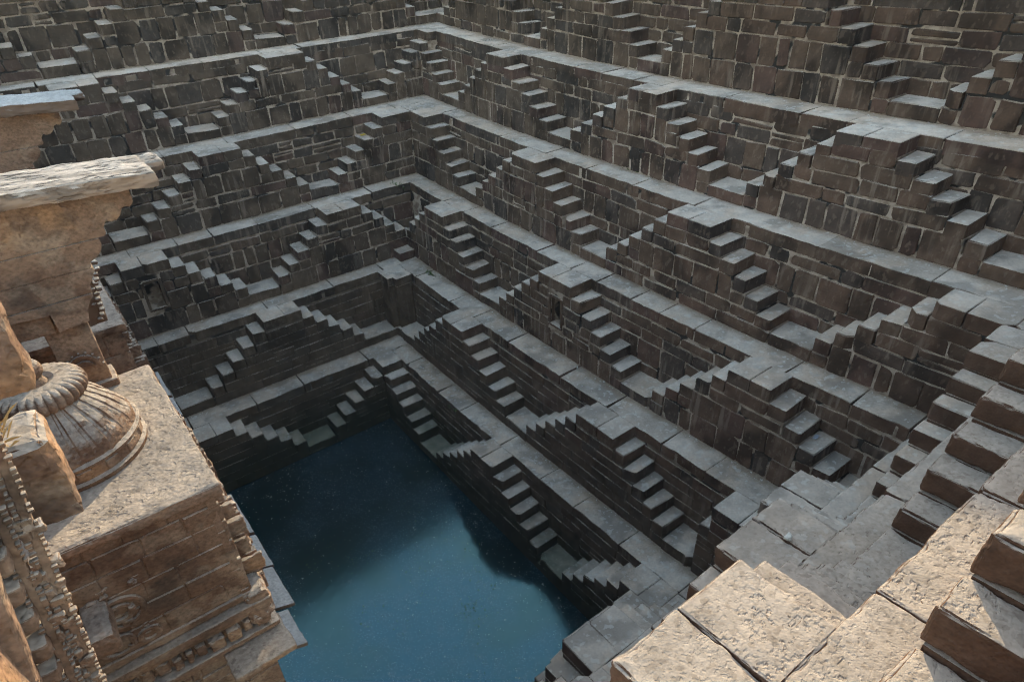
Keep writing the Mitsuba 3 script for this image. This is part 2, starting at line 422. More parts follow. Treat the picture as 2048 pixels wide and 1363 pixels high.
def fill(parent, side, spans, zb, dplane, rng, thin, mat='mat_stone', name='stone', omit=None):
    """Stones of a wall face at depth dplane. spans: list per course 0..5 of [(s0, s1)]."""
    g = 0.003 if thin else 0.0135
    cut = 0.010 if thin else 0.032
    def stone(s0, s1, z0, z1):
        if s1 - s0 < 0.05 or z1 - z0 < 0.04:
            return
        if omit and s1 > omit[0] and s0 < omit[1] and z1 > omit[2] and z0 < omit[3]:
            if s0 < omit[0] - 0.05:
                stone(s0, omit[0], z0, z1)
            if s1 > omit[1] + 0.05:
                stone(omit[1], s1, z0, z1)
            return
        gg = g * (rng.uniform(0.3, 1.6) if rng.random() < 0.8 else rng.uniform(1.6, 2.8))
        P = quad8(s0 + gg, s1 - gg, z0 + gg * 0.8, z1 - gg * 0.8, rng, cut, 0.005 if thin else 0.016)
        pr = rng.uniform(-0.008, 0.003) if thin else (rng.uniform(-0.016, 0.002) if rng.random() < 0.93 else rng.uniform(0.004, 0.008))
        V, F = pillow(P, dplane + 0.07, dplane + pr, 0.006 if thin else 0.013, rng, 0.010)
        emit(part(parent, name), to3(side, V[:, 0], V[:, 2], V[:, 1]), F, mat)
    r = R_
    def run(s0, s1, z0, z1, wmin, wmax):
        s = s0
        while s < s1 - 0.02:
            w = rng.uniform(wmin, wmax)
            e = s + w
            if s1 - e < wmin * 0.7:
                e = s1
            if thin and z1 - z0 > 0.2 and rng.random() < 0.08:
                zm = z0 + (z1 - z0) * rng.uniform(0.4, 0.6)
                stone(s, e, z0, zm); stone(s, e, zm, z1)
            elif (not thin) and z1 - z0 < 0.3 and rng.random() < 0.07 and e - s > 0.3:
                zm = z0 + (z1 - z0) * rng.uniform(0.35, 0.65)
                stone(s, e, z0, zm); stone(s, e, zm, z1)
            else:
                stone(s, e, z0, z1)
            s = e
    c = 0
    while c < 6:
        tall = (not thin) and c + 1 < 6 and c in (0, 1, 2, 3) and rng.random() < (0.75 if c == 0 else 0.45)
        if tall:
            lo, hi = spans[c], spans[c + 1]
            zt = zb + (c + 2) * r
            for (a, b) in lo:
                at = a
                for (p, q) in hi:
                    p2, q2 = max(p, a), min(q, b)
                    if q2 - p2 > 0.25:
                        if p2 - at > 0.03:
                            run(at, p2, zb + c * r, zb + (c + 1) * r, 0.22, 0.5)
                        run(p2, q2, zb + c * r, zt, 0.26, 0.6)
                        at = q2
                if b - at > 0.03:
                    run(at, b, zb + c * r, zb + (c + 1) * r, 0.22, 0.5)
            for (p, q) in hi:                                  # what of the upper course stands over nothing below
                inside = [(max(p, a), min(q, b)) for (a, b) in lo if min(q, b) - max(p, a) > 0.25]
                at = p
                for (x, y) in inside:
                    if x - at > 0.04:
                        run(at, x, zb + (c + 1) * r, zt, 0.3, 0.8)
                    at = y
                if q - at > 0.04:
                    run(at, q, zb + (c + 1) * r, zt, 0.3, 0.8)
            c += 2
        else:
            for (a, b) in spans[c]:
                run(a, b, zb + c * r, zb + (c + 1) * r, *((0.28, 0.62) if thin else (0.30, 0.95)))
            c += 1

def grid_panel(side, s0, s1, d, z0, z1, step=0.6):
    n = max(1, int((s1 - s0) / step))
    s = np.linspace(s0, s1, n + 1)
    V = to3(side, np.r_[s, s], np.full(2 * n + 2, d), np.r_[np.full(n + 1, z0), np.full(n + 1, z1)])
    i = np.arange(n)
    return V, np.stack([i, i + 1, n + 2 + i, n + 1 + i], 1)

def sbox(side, s0, s1, d0, d1, z0, z1, step=0.8):
    n = max(1, int(round((s1 - s0) / step)))
    mb = MB()
    for q in range(n):
        V, F = box((s0 + (s1 - s0) * q / n, d0, z0), (s0 + (s1 - s0) * (q + 1) / n, d1, z1))
        mb.add(to3(side, V[:, 0], V[:, 1], V[:, 2]), F)
    return mb.get()

def wall_storey(side, i):
    rng = np.random.default_rng(1000 * i + ord(side))
    lay = layout(side, i)
    lo, hi = srange(side, i)
    bk, fr = BACK[side][i], BACK[side][i] - DEPTH[side]
    zb, zt = Z[i], Z[i + 1]
    r = (zt - zb) / 7
    thin = i <= 1
    nf = len(PEAKS[side, i])
    stones_on = side != 'C'
    # back wall
    wl = thing('masonry_wall', f'recessed dark stone wall behind the steps {TIER[i]}, {SIDE[side]}', 'wall')
    V, F = grid_panel(side, -YA[i] if side == 'B' else -XB[i], hi, bk + (0.014 if thin else 0.011), zb, zt - 0.05)
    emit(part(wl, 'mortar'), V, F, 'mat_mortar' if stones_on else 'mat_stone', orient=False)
    if stones_on:
        spans = []
        flo = -(XB[i]) if side == 'A' else -(YA[i])
        for c in range(6):
            iv, at = [], None
            for (s0, s1, l, kd, m) in lay:
                if l < c + 1 + 0.5:
                    a0 = s0 - 0.04 if at is None else at
                    at = a0; e = s1 + 0.04
                    iv = iv[:-1] + [(at, e)] if iv and iv[-1][0] == at else iv + [(at, e)]
                else:
                    at = None
            spans.append([(max(a, lo if side == 'A' else flo), min(b, hi)) for a, b in iv if min(b, hi) - max(a, lo) > 0.06])
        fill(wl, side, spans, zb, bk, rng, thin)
    if i == 0:
        flo = -(XB[0] - DB) - 0.24 if side == 'A' else lo
        V, F = sbox(side, lo if side == 'A' else lo - 0.0, hi, fr + 0.012, bk + 0.1, zb - 1.0, zb + 0.01, 0.7)
        emit(part(wl, 'footing'), V, F, 'mat_stone')
    # pyramids of steps
    names = {}
    for m in range(nf):
        a, b = PEAKS[side, i][m]
        if a < -5:
            where = 'wrapped round the far corner' if side != 'C' else 'at its right corner'
        elif b > 50:
            where = 'at its near end'
        else:
            kk = m - (1 if PEAKS[side, i][0][0] < -5 else 0)
            where = ORD[kk] if side != 'C' else ['first from its right end', 'second from its right end', 'third from its right end'][kk]
        names[m] = thing('staircase', f'stone staircase {TIER[i]}, {SIDE[side]}, {where}', 'staircase', 'pyramid-shaped stone staircases in the stepwell')
    niche = None
    core = {m: MB() for m in range(nf)}
    if i == 2 and side in 'AB':
        sc = 0.5 * sum(PEAKS[side, i][1]) + (0.05 if side == 'B' else 0.0)
        niche = (sc - 0.16, sc + 0.16, zb + 2.6 * r, zb + 5.2 * r)
    for (s0, s1, l, kd, m) in lay:
        k = names[m]
        top = zb + l * r
        if kd == 'platform':
            n = max(1, int(round((s1 - s0) / 0.45)))
            cutp = np.linspace(s0, s1, n + 1); cutp[1:-1] += rng.uniform(-0.08, 0.08, n - 1)
            for q in range(n):
                V, F = tread(side, i, cutp[q] + 0.0012, cutp[q + 1] - 0.0012, top, r - 0.01, rng, 0.012, back=bk + 0.002)
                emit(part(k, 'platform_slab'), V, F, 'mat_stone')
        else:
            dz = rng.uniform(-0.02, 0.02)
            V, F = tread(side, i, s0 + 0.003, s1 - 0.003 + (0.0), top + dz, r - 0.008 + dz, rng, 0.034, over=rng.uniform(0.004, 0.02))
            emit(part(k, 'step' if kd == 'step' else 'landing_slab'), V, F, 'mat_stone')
        if l > 1:
            z1 = top - r + 0.004
            if niche and s0 < niche[1] and s1 > niche[0]:
                for (x0, x1, y0, d0, z0, z2) in ((s0, niche[0], 0, fr + 0.012, zb, z1), (niche[1], s1, 0, fr + 0.012, zb, z1), (niche[0], niche[1], 0, fr + 0.012, zb, niche[2]),
                                               (niche[0], niche[1], 0, fr + 0.012, niche[3], z1), (niche[0], niche[1], 0, fr + 0.30, niche[2], niche[3])):
                    V, F = box((x0, d0, z0), (x1, bk + 0.05, z2)); core[m].add(to3(side, V[:, 0], V[:, 1], V[:, 2]), F)
            else:
                V, F = box((s0, fr + 0.012, zb), (s1, bk + 0.05, z1))
                core[m].add(to3(side, V[:, 0], V[:, 1], V[:, 2]), F)
    for m in range(nf):
        if core[m].n:
            V, F = core[m].get()
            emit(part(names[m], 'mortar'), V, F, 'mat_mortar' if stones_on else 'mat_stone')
    if niche:
        a, b, z0, z1 = niche
        mb = MB()
        for (p, q, u, v) in ((a - 0.06, a, z0 - 0.04, z1 + 0.05), (b, b + 0.06, z0 - 0.04, z1 + 0.05), (a, b, z1, z1 + 0.07)):
            V, F = box((p, fr - 0.012, u), (q, fr + 0.12, v)); mb.add(to3(side, V[:, 0], V[:, 1], V[:, 2]), F)
        emit(part(names[1], 'niche_frame'), *mb.get(), 'mat_stone')
        V, F = box((a - 0.05, fr - 0.02, z0 - 0.05), (b + 0.05, fr + 0.1, z0)); 
        emit(part(names[1] + '__niche_frame', 'sill'), to3(side, V[:, 0], V[:, 1], V[:, 2]), F, 'mat_stone')
    if stones_on:
        for m in range(nf):
            seg = [x for x in lay if x[4] == m and x[3] != 'landing']
            spans = []
            for c in range(6):
                iv = [(s0, s1) for (s0, s1, l, kd, mm) in seg if l >= c + 2]
                spans.append([(max(iv[0][0], lo if side == 'B' else -(XB[i] - DB)), iv[-1][1])] if iv else [])
                if spans[-1] and spans[-1][0][1] - spans[-1][0][0] < 0.06:
                    spans[-1] = []
            om = (niche[0] - 0.06, niche[1] + 0.06, niche[2] - 0.05, niche[3] + 0.07) if niche and m == 1 else None
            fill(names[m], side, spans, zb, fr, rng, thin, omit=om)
    # the terrace on top
    ter = thing('terrace', f'{LEVEL[i + 1]} narrow paved terrace along the {SIDE[side]}', None, kind='structure')
    f0 = bk
    b1 = BACK[side][i + 1] - DEPTH[side] + 0.06
    if side == 'A':
        s, e = -(XB[i + 1] - DB + 0.06), SEND_A
    elif side == 'B':
        s, e = -YA[i], CB[i + 1] - DC + 0.06
    else:
        s, e = -XB[i], SEND_C
    while s < e - 0.05:
        w = rng.uniform(0.7, 1.9)
        q = min(s + w, e)
        if e - q < 0.3:
            q = e
        V, F = tread(side, i, s + 0.0015, q - 0.0015, zt + rng.uniform(-0.004, 0.004), 0.235, rng, 0.034, front=f0, back=b1, over=0.016)
        dd = V[:, 0] if side == 'B' else V[:, 1] if side == 'A' else -V[:, 1]
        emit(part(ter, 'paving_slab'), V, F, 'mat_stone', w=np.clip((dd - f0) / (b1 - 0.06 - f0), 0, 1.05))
        s = q

SIDES = [('A', 6), ('B', 6), ('C', 6)]
for side, n in SIDES:
    for i in range(n):
        wall_storey(side, i)

for side in 'ABC':
    k = thing('earth_fill', f'earth backing added against sun leaks behind the stone of the {SIDE[side]}', None, kind='structure')  # solid backing put in so no sun leaks through the gaps
    mb = MB()
    for i in range(6):
        bk = BACK[side][i]
        lo, hi = (-XB[i] - 1.6, SEND_A) if side == 'A' else (-YA[i] - 1.6, CB[i] + 1.6) if side == 'B' else (-XB[i] - 1.6, SEND_C)
        mb.add(*sbox(side, lo, hi, bk + 0.06, bk + 2.2, Z[i] - 0.5, Z[i + 1] - 0.245, 0.6))
    emit(part(k, 'fill'), *mb.get(), 'mat_dirt')

# corner pier and corner block
def blocks(name, label, cat, boxes, mat='mat_stone', partname='block', **kw):
    k = thing(name, label, cat)
    for q, (a, b) in enumerate(boxes):
        emit(part(k, partname), *rock_box(a, b, seed=q + len(name), **kw), mat)
    return k
blocks('corner_pier', 'stepped square stone pier standing in the far corner above the lowest terrace', 'pier',
       [((-0.655, -0.545, 0.27), (-0.05, -0.1, 1.58)), ((-0.49, -0.69, 0.27), (-0.02, -0.12, 1.56)), ((-0.67, -0.555, 1.582), (-0.02, 0.0, 1.812)), ((-0.50, -0.705, 1.578), (0.0, -0.02, 1.808))],
       res=0.08, rnd=0.012, amp=0.008)
blocks('corner_block', 'single loose square stone block in the far corner of the second terrace', 'block', [((0.09, 0.05, 1.816), (0.56, 0.44, 2.08))], res=0.07, rnd=0.02, amp=0.012)

# storeys above the frame: they shade the well, rims sized to place the shadow
for side in 'ABC':
    k = thing('upper_storey', f'upper stone storeys above the {SIDE[side]}, out of the picture', None, kind='structure')
    mb = MB()
    for i in range(6, 10 if side == 'A' else 8):
        bk = BACK[side][i]
        lo, hi = (-XB[i] - 2, 14) if side == 'A' else (-YA[i], CB[i]) if side == 'B' else (-XB[i], 3.0)
        mb.add(*sbox(side, lo, hi, bk - 0.3, bk + 2.6, Z[i] - 0.3, Z[i + 1] + (0.8 if i == 9 else 0.25 if i == 7 and side != 'A' else 0.0), 1.5))
    emit(part(k, 'storey'), *mb.get(), 'mat_stone')

# ---------------------------------------------------------------- water
k = thing('water', 'dark green blue pool at the bottom of the stepwell', None, kind='structure')
n = 40
u, v = np.meshgrid(np.linspace(-10, 1, n), np.linspace(-12.5, 1, n), indexing='ij')
idx = np.arange(n * n).reshape(n, n)
emit(k, np.stack([u.ravel(), v.ravel(), np.full(n * n, -1.755)], 1), np.stack([idx[:-1, :-1], idx[1:, :-1], idx[1:, 1:], idx[:-1, 1:]], -1).reshape(-1, 4), 'mat_water', bend=False, orient=False)
k = thing('pool_bed', 'silted bed under the pool', None, kind='structure')
emit(k, *box((-40, -40, -4.0), (30, 30, -3.5)), 'mat_dirt', bend=False)

# ---------------------------------------------------------------- the brown pavilion on the left
def face_stones(parent, name, plane, axis, u0, u1, z0, z1, rng, mat='mat_sand', hs=(0.16, 0.24), ws=(0.2, 0.42), sgn=-1):
    """Squared blocks on a wall plane: axis 1 = the wall looks along y, axis 0 = along x; sgn the way it looks."""
    z = z0
    while z < z1 - 0.02:
        h = rng.uniform(*hs)
        zt = z1 if z1 - z - h < hs[0] * 0.6 else z + h
        u = u0
        while u < u1 - 0.02:
            w = rng.uniform(*ws)
            e = u1 if u1 - u - w < ws[0] * 0.7 else u + w
            P = quad8(u + 0.004, e - 0.004, z + 0.004, zt - 0.004, rng, 0.012, 0.004)
            V, F = pillow(P, -0.05, rng.uniform(0.0, 0.012), 0.006, rng, 0.01)
            d = plane + sgn * V[:, 2]
            Q = np.stack([V[:, 0], d, V[:, 1]], 1) if axis == 1 else np.stack([d, V[:, 0], V[:, 1]], 1)
            emit(part(parent, name), Q, F, mat)
            u = e
        z = zt

def balcony(dy, label, full):
    rng = np.random.default_rng(77 + int(dy * 10))
    k = thing('balcony', label, 'balcony', 'carved sandstone balconies over the pool')
    o = np.array([0, dy, 0])
    def rb(name, a, b, mat='mat_sand', **kw):
        emit(part(k, name), *rock_box(np.array(a) + o, np.array(b) + o, seed=int(rng.integers(1, 999)), **kw), mat)
    rb('roof_slab', (-8.75, -11.73, 6.90), (-7.27, -9.80, 7.0), res=0.022, rnd=0.014, amp=0.006, pits=0.003, chip=0.02)
    emit(part(k, 'core'), *box(np.array((-8.75, -11.66, -2.0)) + o, np.array((-7.34, -9.85, 6.91)) + o), 'mat_sand')
    face_stones(k, 'wall_stone', -11.665 + dy, 1, -8.5, -7.315, 5.85, 6.905, rng)
    face_stones(k, 'side_stone', -7.345, 0, -11.68 + dy, -9.85 + dy, 5.3, 6.905, rng, sgn=1)
    for c, (z0, z1, out) in enumerate([(6.66, 6.82, 0.06), (6.48, 6.64, 0.10), (6.28, 6.46, 0.13), (6.06, 6.26, 0.12), (5.84, 6.04, 0.16), (5.62, 5.82, 0.14)]):
        y = -11.52
        while y < -9.95:
            w = rng.uniform(0.055, 0.085)
            ot = out + rng.uniform(-0.02, 0.02)
            rb('frieze_block', (-7.36, y, z0), (-7.32 + ot, y + w - 0.014, z1 - 0.02), res=0.03, rnd=0.014, amp=0.012, freq=20)
            y += w
    zs = [(5.78, 5.86, 0.03), (5.70, 5.775, 0.09), (5.62, 5.69, 0.05), (5.42, 5.48, 0.10), (5.34, 5.41, 0.06)]
    for z0, z1, out in zs:
        rb('cornice_moulding', (-8.45, -11.66 - out, z0), (-7.27 + out * 0.5, -11.4, z1), res=0.06, rnd=0.015, amp=0.006, freq=12)
    x = -8.4
    while x < -7.36:
        w = rng.uniform(0.07, 0.15)
        rb('cornice_block', (x, -11.66 - rng.uniform(0.04, 0.11), 5.485), (x + w - 0.02, -11.5, 5.615), res=0.03, rnd=0.02, amp=0.012, freq=18)
        if rng.random() < 0.7:
            rb('cornice_block', (x, -11.66 - rng.uniform(0.02, 0.07), 5.22), (x + w - 0.02, -11.5, 5.335), res=0.04, rnd=0.02, amp=0.012, freq=18)
        x += w
    rb('corner_carving', (-7.42, -11.74, 5.5), (-7.22, -11.45, 5.86), res=0.035, rnd=0.05, amp=0.025, freq=14)
    for y0, y1, x1, z in [(-10.55, -9.9, -7.03, 5.42), (-11.03, -10.57, -7.03, 5.40), (-11.55, -11.05, -7.05, 5.41), (-11.97, -11.57, -7.12, 5.38)]:
        rb('eave_slab', (-7.42, y0, z - 0.05), (x1, y1, z), mat='mat_slate', res=0.05, rnd=0.012, amp=0.006,
           shape=lambda P: P - np.stack([0 * P[:, 0], 0 * P[:, 0], 0.35 * np.clip(P[:, 0] + 7.3, 0, 1)], 1))
    rb('eave_slab', (-7.68, -12.0, 5.33), (-7.2, -11.6, 5.40), res=0.04, rnd=0.025, amp=0.010)
    face_stones(k, 'lower_stone', -11.665 + dy, 1, -8.5, -7.34, 4.2, 5.2, rng)
    if full:
        for cx, cz, rr in ((-8.12, 6.26, 0.13), (-8.12, 6.26, 0.07), (-8.22, 5.98, 0.09), (-8.02, 5.95, 0.055)):
            import trimesh
            t = trimesh.creation.torus(rr, 0.020, major_sections=28, minor_sections=8)
            v = np.array(t.vertices)
            v = np.stack([v[:, 0] * 1.15 + cx, v[:, 2] - 11.675, v[:, 1] + cz], 1) + (meshkit.fbm(v * 20)[:, None] - 0.5) * 0.012
            emit(part(k, 'scroll_carving'), v, t.faces, 'mat_sand')
        rb('bracket_stub', (-8.30, -12.02, 6.30), (-8.14, -11.6, 6.47), res=0.03, rnd=0.025, amp=0.014, pits=0.008)
        for q in range(14):
            x, z = rng.uniform(-8.42, -7.98), rng.uniform(5.88, 6.5)
            s = rng.uniform(0.03, 0.07)
            rb('relief_lump', (x, -11.665 - rng.uniform(0.02, 0.045), z), (x + s * 1.4, -11.6, z + s), res=0.03, rnd=0.025, amp=0.016, freq=18)
    return k
balcony(0.0, 'weathered brown sandstone balcony with carved cornice jutting over the pool, nearest on the left', True)
balcony(2.85, 'farther carved balcony half hidden behind the arch-carved pillar on the left', False)

def bay(dy, label):
    from shapely.geometry import Polygon
    import trimesh
    rng = np.random.default_rng(int(300 + dy * 10))
    k = thing('canopy_bay', label, 'canopy', 'sandstone canopy bays with thick eaves')
    out = [(-9.2, 8.70), (-7.73, 8.68), (-6.99, 8.56), (-6.985, 8.50), (-6.99, 8.46), (-7.02, 8.43), (-7.05, 8.445), (-7.075, 8.43), (-7.10, 8.385), (-7.13, 8.36), (-7.17, 8.355), (-7.20, 8.372), (-7.225, 8.33),
           (-7.225, 8.28), (-7.26, 8.25), (-7.285, 8.26), (-7.28, 8.21), (-7.30, 8.16), (-7.345, 8.12), (-7.39, 8.10), (-7.40, 8.06), (-7.385, 8.03), (-7.41, 7.99), (-7.45, 7.93), (-7.46, 7.84), (-7.49, 7.81), (-7.53, 7.74), (-7.55, 7.65), (-7.755, 7.63), (-7.765, 7.78), (-9.2, 7.85)]
    # the bracket wall is cut into courses so that its joints show
    P = Polygon(out)
    from shapely import box as sb
    cuts = [7.55, 7.86, 8.055, 8.26, 8.75]
    for q in range(len(cuts) - 1):
        g = P.intersection(sb(-9.3, cuts[q] + 0.003, -6.5, cuts[q + 1] - 0.003))
        for gg in getattr(g, 'geoms', [g]):
            if gg.area < 1e-3:
                continue
            gg = gg.segmentize(0.05)
            th = rng.uniform(0.26, 0.29)
            m = trimesh.creation.extrude_polygon(gg, th, engine='earcut')
            v = np.array(m.vertices)
            v = np.stack([v[:, 0], -10.05 - rng.uniform(0, 0.012) + v[:, 2] + dy, v[:, 1]], 1)
            emit(part(k, 'bracket_stone'), v, m.faces, 'mat_sand')
    def rb(name, a, b, mat='mat_sand', under='', **kw):
        emit(part(k + under, name), *rock_box(np.array(a) + [0, dy, 0], np.array(b) + [0, dy, 0], seed=int(rng.integers(1, 999)), **kw), mat)
    def slope(P):
        P = P.copy(); t = np.clip((-6.7 - P[:, 0]) / 1.2, -0.2, 2.0)
        P[:, 2] += 0.07 * t + 0.02 * (P[:, 1] - dy + 10.0)
        nz = meshkit.fbm(P * np.array([5, 14, 14]), 3, 4) - 0.5
        P[:, 1] -= 0.04 * nz * (P[:, 1] < -10.0 + dy)
        return P
    rb('eave_slab', (-9.2, -10.27, 8.585), (-6.81, -9.72, 8.70), mat='mat_eave' if dy == 0 else 'mat_slate', res=0.022, rnd=0.014, amp=0.008, freq=9, pits=0.010, shape=slope)  # far eave: slate tones stand in for its bluish shade
    rb('eave_tip', (-6.87, -10.02, 8.62), (-6.69, -9.72, 8.71), mat='mat_eave' if dy == 0 else 'mat_slate', res=0.02, rnd=0.03, amp=0.014, freq=9, pits=0.010)  # far tip carries the same painted shade
    for q in range(22):
        x = -7.05 - q * 0.055
        rb('bedding_pebble', (x, -10.10 - rng.uniform(0, 0.02), 8.555 + 0.058 * (-6.9 - x)), (x + rng.uniform(0.03, 0.05), -9.98, 8.595 + 0.058 * (-6.9 - x)), res=0.03, rnd=0.012, amp=0.008, freq=20)
    rb('pillar', (-7.86, -9.95, 7.0), (-7.56, -9.72, 7.66), res=0.05, rnd=0.012, amp=0.005)
    for rr, w in ((0.115, 0.010), (0.072, 0.009)):
        a = np.linspace(0.0, np.pi, 20)
        mb = MB()
        for q in range(19):
            p0, p1 = a[q], a[q + 1]
            V = []
            for ang in (p0, p1):
                for r0 in (rr - w, rr + w):
                    for yy in (-9.975, -9.94):
                        V.append([-7.71 + r0 * math.cos(ang), yy + dy, 7.19 + r0 * 1.25 * math.sin(ang)])
            mb.add(V, BOXF)
        emit(part(k + '__pillar', 'arch_relief'), *mb.get(), 'mat_sand', orient=False)
    for q in range(9):
        a = np.pi * (q + 0.5) / 9
        x, z = -7.71 + 0.135 * math.cos(a), 7.19 + 0.17 * math.sin(a)
        rb('relief_bead', (x - 0.010, -9.972, z - 0.010), (x + 0.010, -9.94, z + 0.010), under='__pillar', res=0.02, rnd=0.008, amp=0.001)
    rb('base', (-7.90, -9.99, 6.99), (-7.52, -9.70, 7.07), under='__pillar', res=0.05, rnd=0.02, amp=0.008)
    rb('capital_block', (-8.05, -10.00, 7.60), (-7.77, -9.72, 7.79), res=0.05, rnd=0.015, amp=0.008)
    rb('rear_post', (-8.4, -9.95, 7.0), (-8.02, -9.72, 7.66), res=0.06, rnd=0.02, amp=0.008)
    return k
bay(0.0, 'brown canopy bay with thick sunlit eave slab and arch-carved pillar above the domed finial')
k = thing('carved_fringe', 'dark carved pendants hanging beside the arch-carved pillar', 'carving')
rng = np.random.default_rng(12)
for q in range(34):
    z = 7.86 - 0.5 * (q // 3) / 11
    x = -7.335 - 0.02 * (q % 3) * 2.2 - 0.12 * (q // 3) / 11 + rng.uniform(-0.012, 0.012)
    y = -9.45 + 0.05 * (q % 3) + rng.uniform(-0.03, 0.03)
    emit(part(k, 'pendant'), *rock_box((x - 0.022, y - 0.03, z - 0.017), (x + 0.022, y + 0.03, z + 0.017), res=0.03, rnd=0.012, amp=0.006, freq=20, seed=q), 'mat_slate')
emit(part(k, 'backing'), *rock_box((-7.62, -9.42, 7.30), (-7.40, -9.2, 7.9), res=0.06, rnd=0.02, amp=0.01), 'mat_slate')
bay(3.25, 'far reddish canopy bay with pale eave slab at the top left')

def lathe(prof, nseg, mod=None):
    prof = np.asarray(prof, float)
    a = np.linspace(0, 2 * np.pi, nseg, endpoint=False)
    r, z = prof[:, 0][:, None], prof[:, 1][:, None]
    rr = r * np.ones_like(a) if mod is None else mod(r, z, a[None, :])
    V = np.stack([rr * np.cos(a), rr * np.sin(a), z + 0 * a], -1).reshape(-1, 3)
    i, j = np.meshgrid(np.arange(len(prof) - 1), np.arange(nseg), indexing='ij')
    F = np.stack([i * nseg + j, i * nseg + (j + 1) % nseg, (i + 1) * nseg + (j + 1) % nseg, (i + 1) * nseg + j], -1).reshape(-1, 4)
    return V, F

k = thing('domed_finial', 'carved stone dome with ribbed ring standing on the balcony roof at left', 'finial')
C0 = np.array([-8.0, -10.72, 7.0])
def rough(V, amp=0.006, f=9):
    return V + (meshkit.fbm(V * f, 4)[:, None] - 0.5) * amp * 2 * (V - V.mean(0)) / (np.linalg.norm(V - V.mean(0), axis=1, keepdims=True) + 1e-6)
z = np.linspace(0, 1, 26)
bell = [(0.470 - 0.030 * t - 0.215 * max(0, (t - 0.15) / 0.85) ** 1.7, 0.15 + 0.36 * t) for t in z]
def ribs(r, z, a):
    t = np.clip((z - 0.2) / 0.25, 0, 1)
    return r * (1 - 0.055 * t * np.clip(np.cos(a * 26) * 2 - 0.7, 0, 1))
V, F = lathe(bell, 260, ribs)
emit(part(k, 'dome'), rough(rough(V, 0.024, 5), 0.010, 16) + C0, F, 'mat_sand', smooth=False)
V, F = lathe([(0.495, 0.0), (0.50, 0.035), (0.48, 0.045), (0.475, 0.05), (0.465, 0.13), (0.487, 0.14), (0.493, 0.165), (0.475, 0.185), (0.42, 0.19)], 120)
emit(part(k, 'drum'), rough(V, 0.004) + C0, F, 'mat_sand')
for q in range(16):
    a = 2 * np.pi * q / 16 + 0.1
    V, F = rock_box((-0.05, -0.012, 0.055), (0.05, 0.014, 0.13), res=0.03, rnd=0.01, amp=0.004, seed=q)
    V = V + [0, -0.472, 0]
    c, s = math.cos(a), math.sin(a)
    emit(part(k + '__drum', 'panel'), np.stack([V[:, 0] * c - V[:, 1] * s, V[:, 0] * s + V[:, 1] * c, V[:, 2]], 1) + C0, F, 'mat_sand')
th = np.linspace(-0.5 * np.pi, 0.5 * np.pi, 15)
ring = [(0.14, 0.46)] + [(0.205 + 0.085 * math.cos(t), 0.565 + 0.078 * math.sin(t)) for t in th] + [(0.12, 0.648), (0.085, 0.63)]
V, F = lathe(ring, 320, lambda r, z, a: np.where(r > 0.16, r * (0.93 + 0.09 * np.abs(np.cos(a * 16)) ** 0.7), r))
emit(part(k, 'ribbed_ring'), rough(V, 0.003) + C0, F, 'mat_sand')
knob = [(0.085, 0.62), (0.07, 0.65), (0.06, 0.67)] + [(0.012 + 0.075 * math.cos(t), 0.735 + 0.075 * math.sin(t)) for t in np.linspace(-1.2, 1.57, 12)] + [(0.001, 0.812)]
V, F = lathe(knob, 40)
emit(part(k, 'knob'), rough(V, 0.006) + C0, F, 'mat_sand')

def lean(P):
    P = P.copy(); P[:, 0] += 0.10 * (P[:, 2] - 8.6); return P
k = thing('carved_jamb', 'sunlit carved jamb with beaded strips and wavy scallops in the lower left corner', 'jamb')
rng = np.random.default_rng(5)
emit(part(k, 'backing'), *rock_box((-8.6, -13.95, 6.6), (-8.13, -13.55, 8.82), res=0.08, rnd=0.02, amp=0.006), 'mat_sand')
for q in range(13):
    z0 = 8.72 - 0.125 * q
    def wave(P, z0=z0):
        P = P.copy()
        P[:, 2] += 0.035 * np.sin((P[:, 0] + 8.0) * 22 + 0.6) - 0.6 * np.clip(P[:, 0] + 8.12, 0, 1)
        return P
    V, F = rock_box((-8.24, -13.66, z0), (-8.025, -13.50, z0 + 0.085), res=0.022, rnd=0.022, amp=0.008, seed=q, shape=wave)
    emit(part(k, 'scallop'), lean(V), F, 'mat_sand')
for sx, sy in ((-8.015, -13.585), (-7.960, -13.57)):
    V, F = rock_box((sx - 0.020, sy - 0.02, 6.8), (sx + 0.012, sy + 0.03, 9.1), res=0.03, rnd=0.008, amp=0.004, freq=20, seed=3)
    fk = emit(part(k, 'fillet'), lean(V), F, 'mat_sand')
    for side in (-1, 1):
        mb = MB()
        z0 = 9.08
        while z0 > 7.2:
            if rng.random() < 0.18:
                z0 -= rng.uniform(0.01, 0.04)
            V, F = rock_box((-0.009, -0.010, -0.008), (0.008, 0.009, 0.007), res=0.02, rnd=0.004, amp=0.003, seed=int(rng.integers(1, 99)))
            V = V * rng.uniform(0.6, 1.35, 3)
            mb.add(V + [sx + side * 0.018 - 0.004, sy - 0.02 + rng.uniform(-0.003, 0.003), z0], F)
            z0 -= 0.022
        V, F = mb.get()
        emit(part(fk, 'bead_row'), lean(V), F, 'mat_sand', orient=False)
for q in range(70):
    z0 = rng.uniform(7.5, 8.75)
    c = lean(np.array([[rng.choice([-8.05, -7.99, -7.955]) + rng.uniform(-0.02, 0.015), -13.585 + rng.uniform(-0.015, 0.03), z0]]))[0]
    h = rng.uniform(0.010, 0.026, 3)
    emit(part(k, 'carved_knob'), *rock_box(c - h, c + h, res=0.014, rnd=0.010, amp=0.010, freq=24, seed=q), 'mat_sand')
k = thing('plain_shaft', 'plain smooth tan stone shaft at the very bottom left edge', 'pillar')
V, F = rock_box((-8.6, -13.76, 6.4), (-8.051, -13.66, 9.1), res=0.05, rnd=0.03, amp=0.005)
V[:, 0] += 0.153 * (V[:, 2] - 8.6)
emit(part(k, 'shaft'), V, F, 'mat_sand')
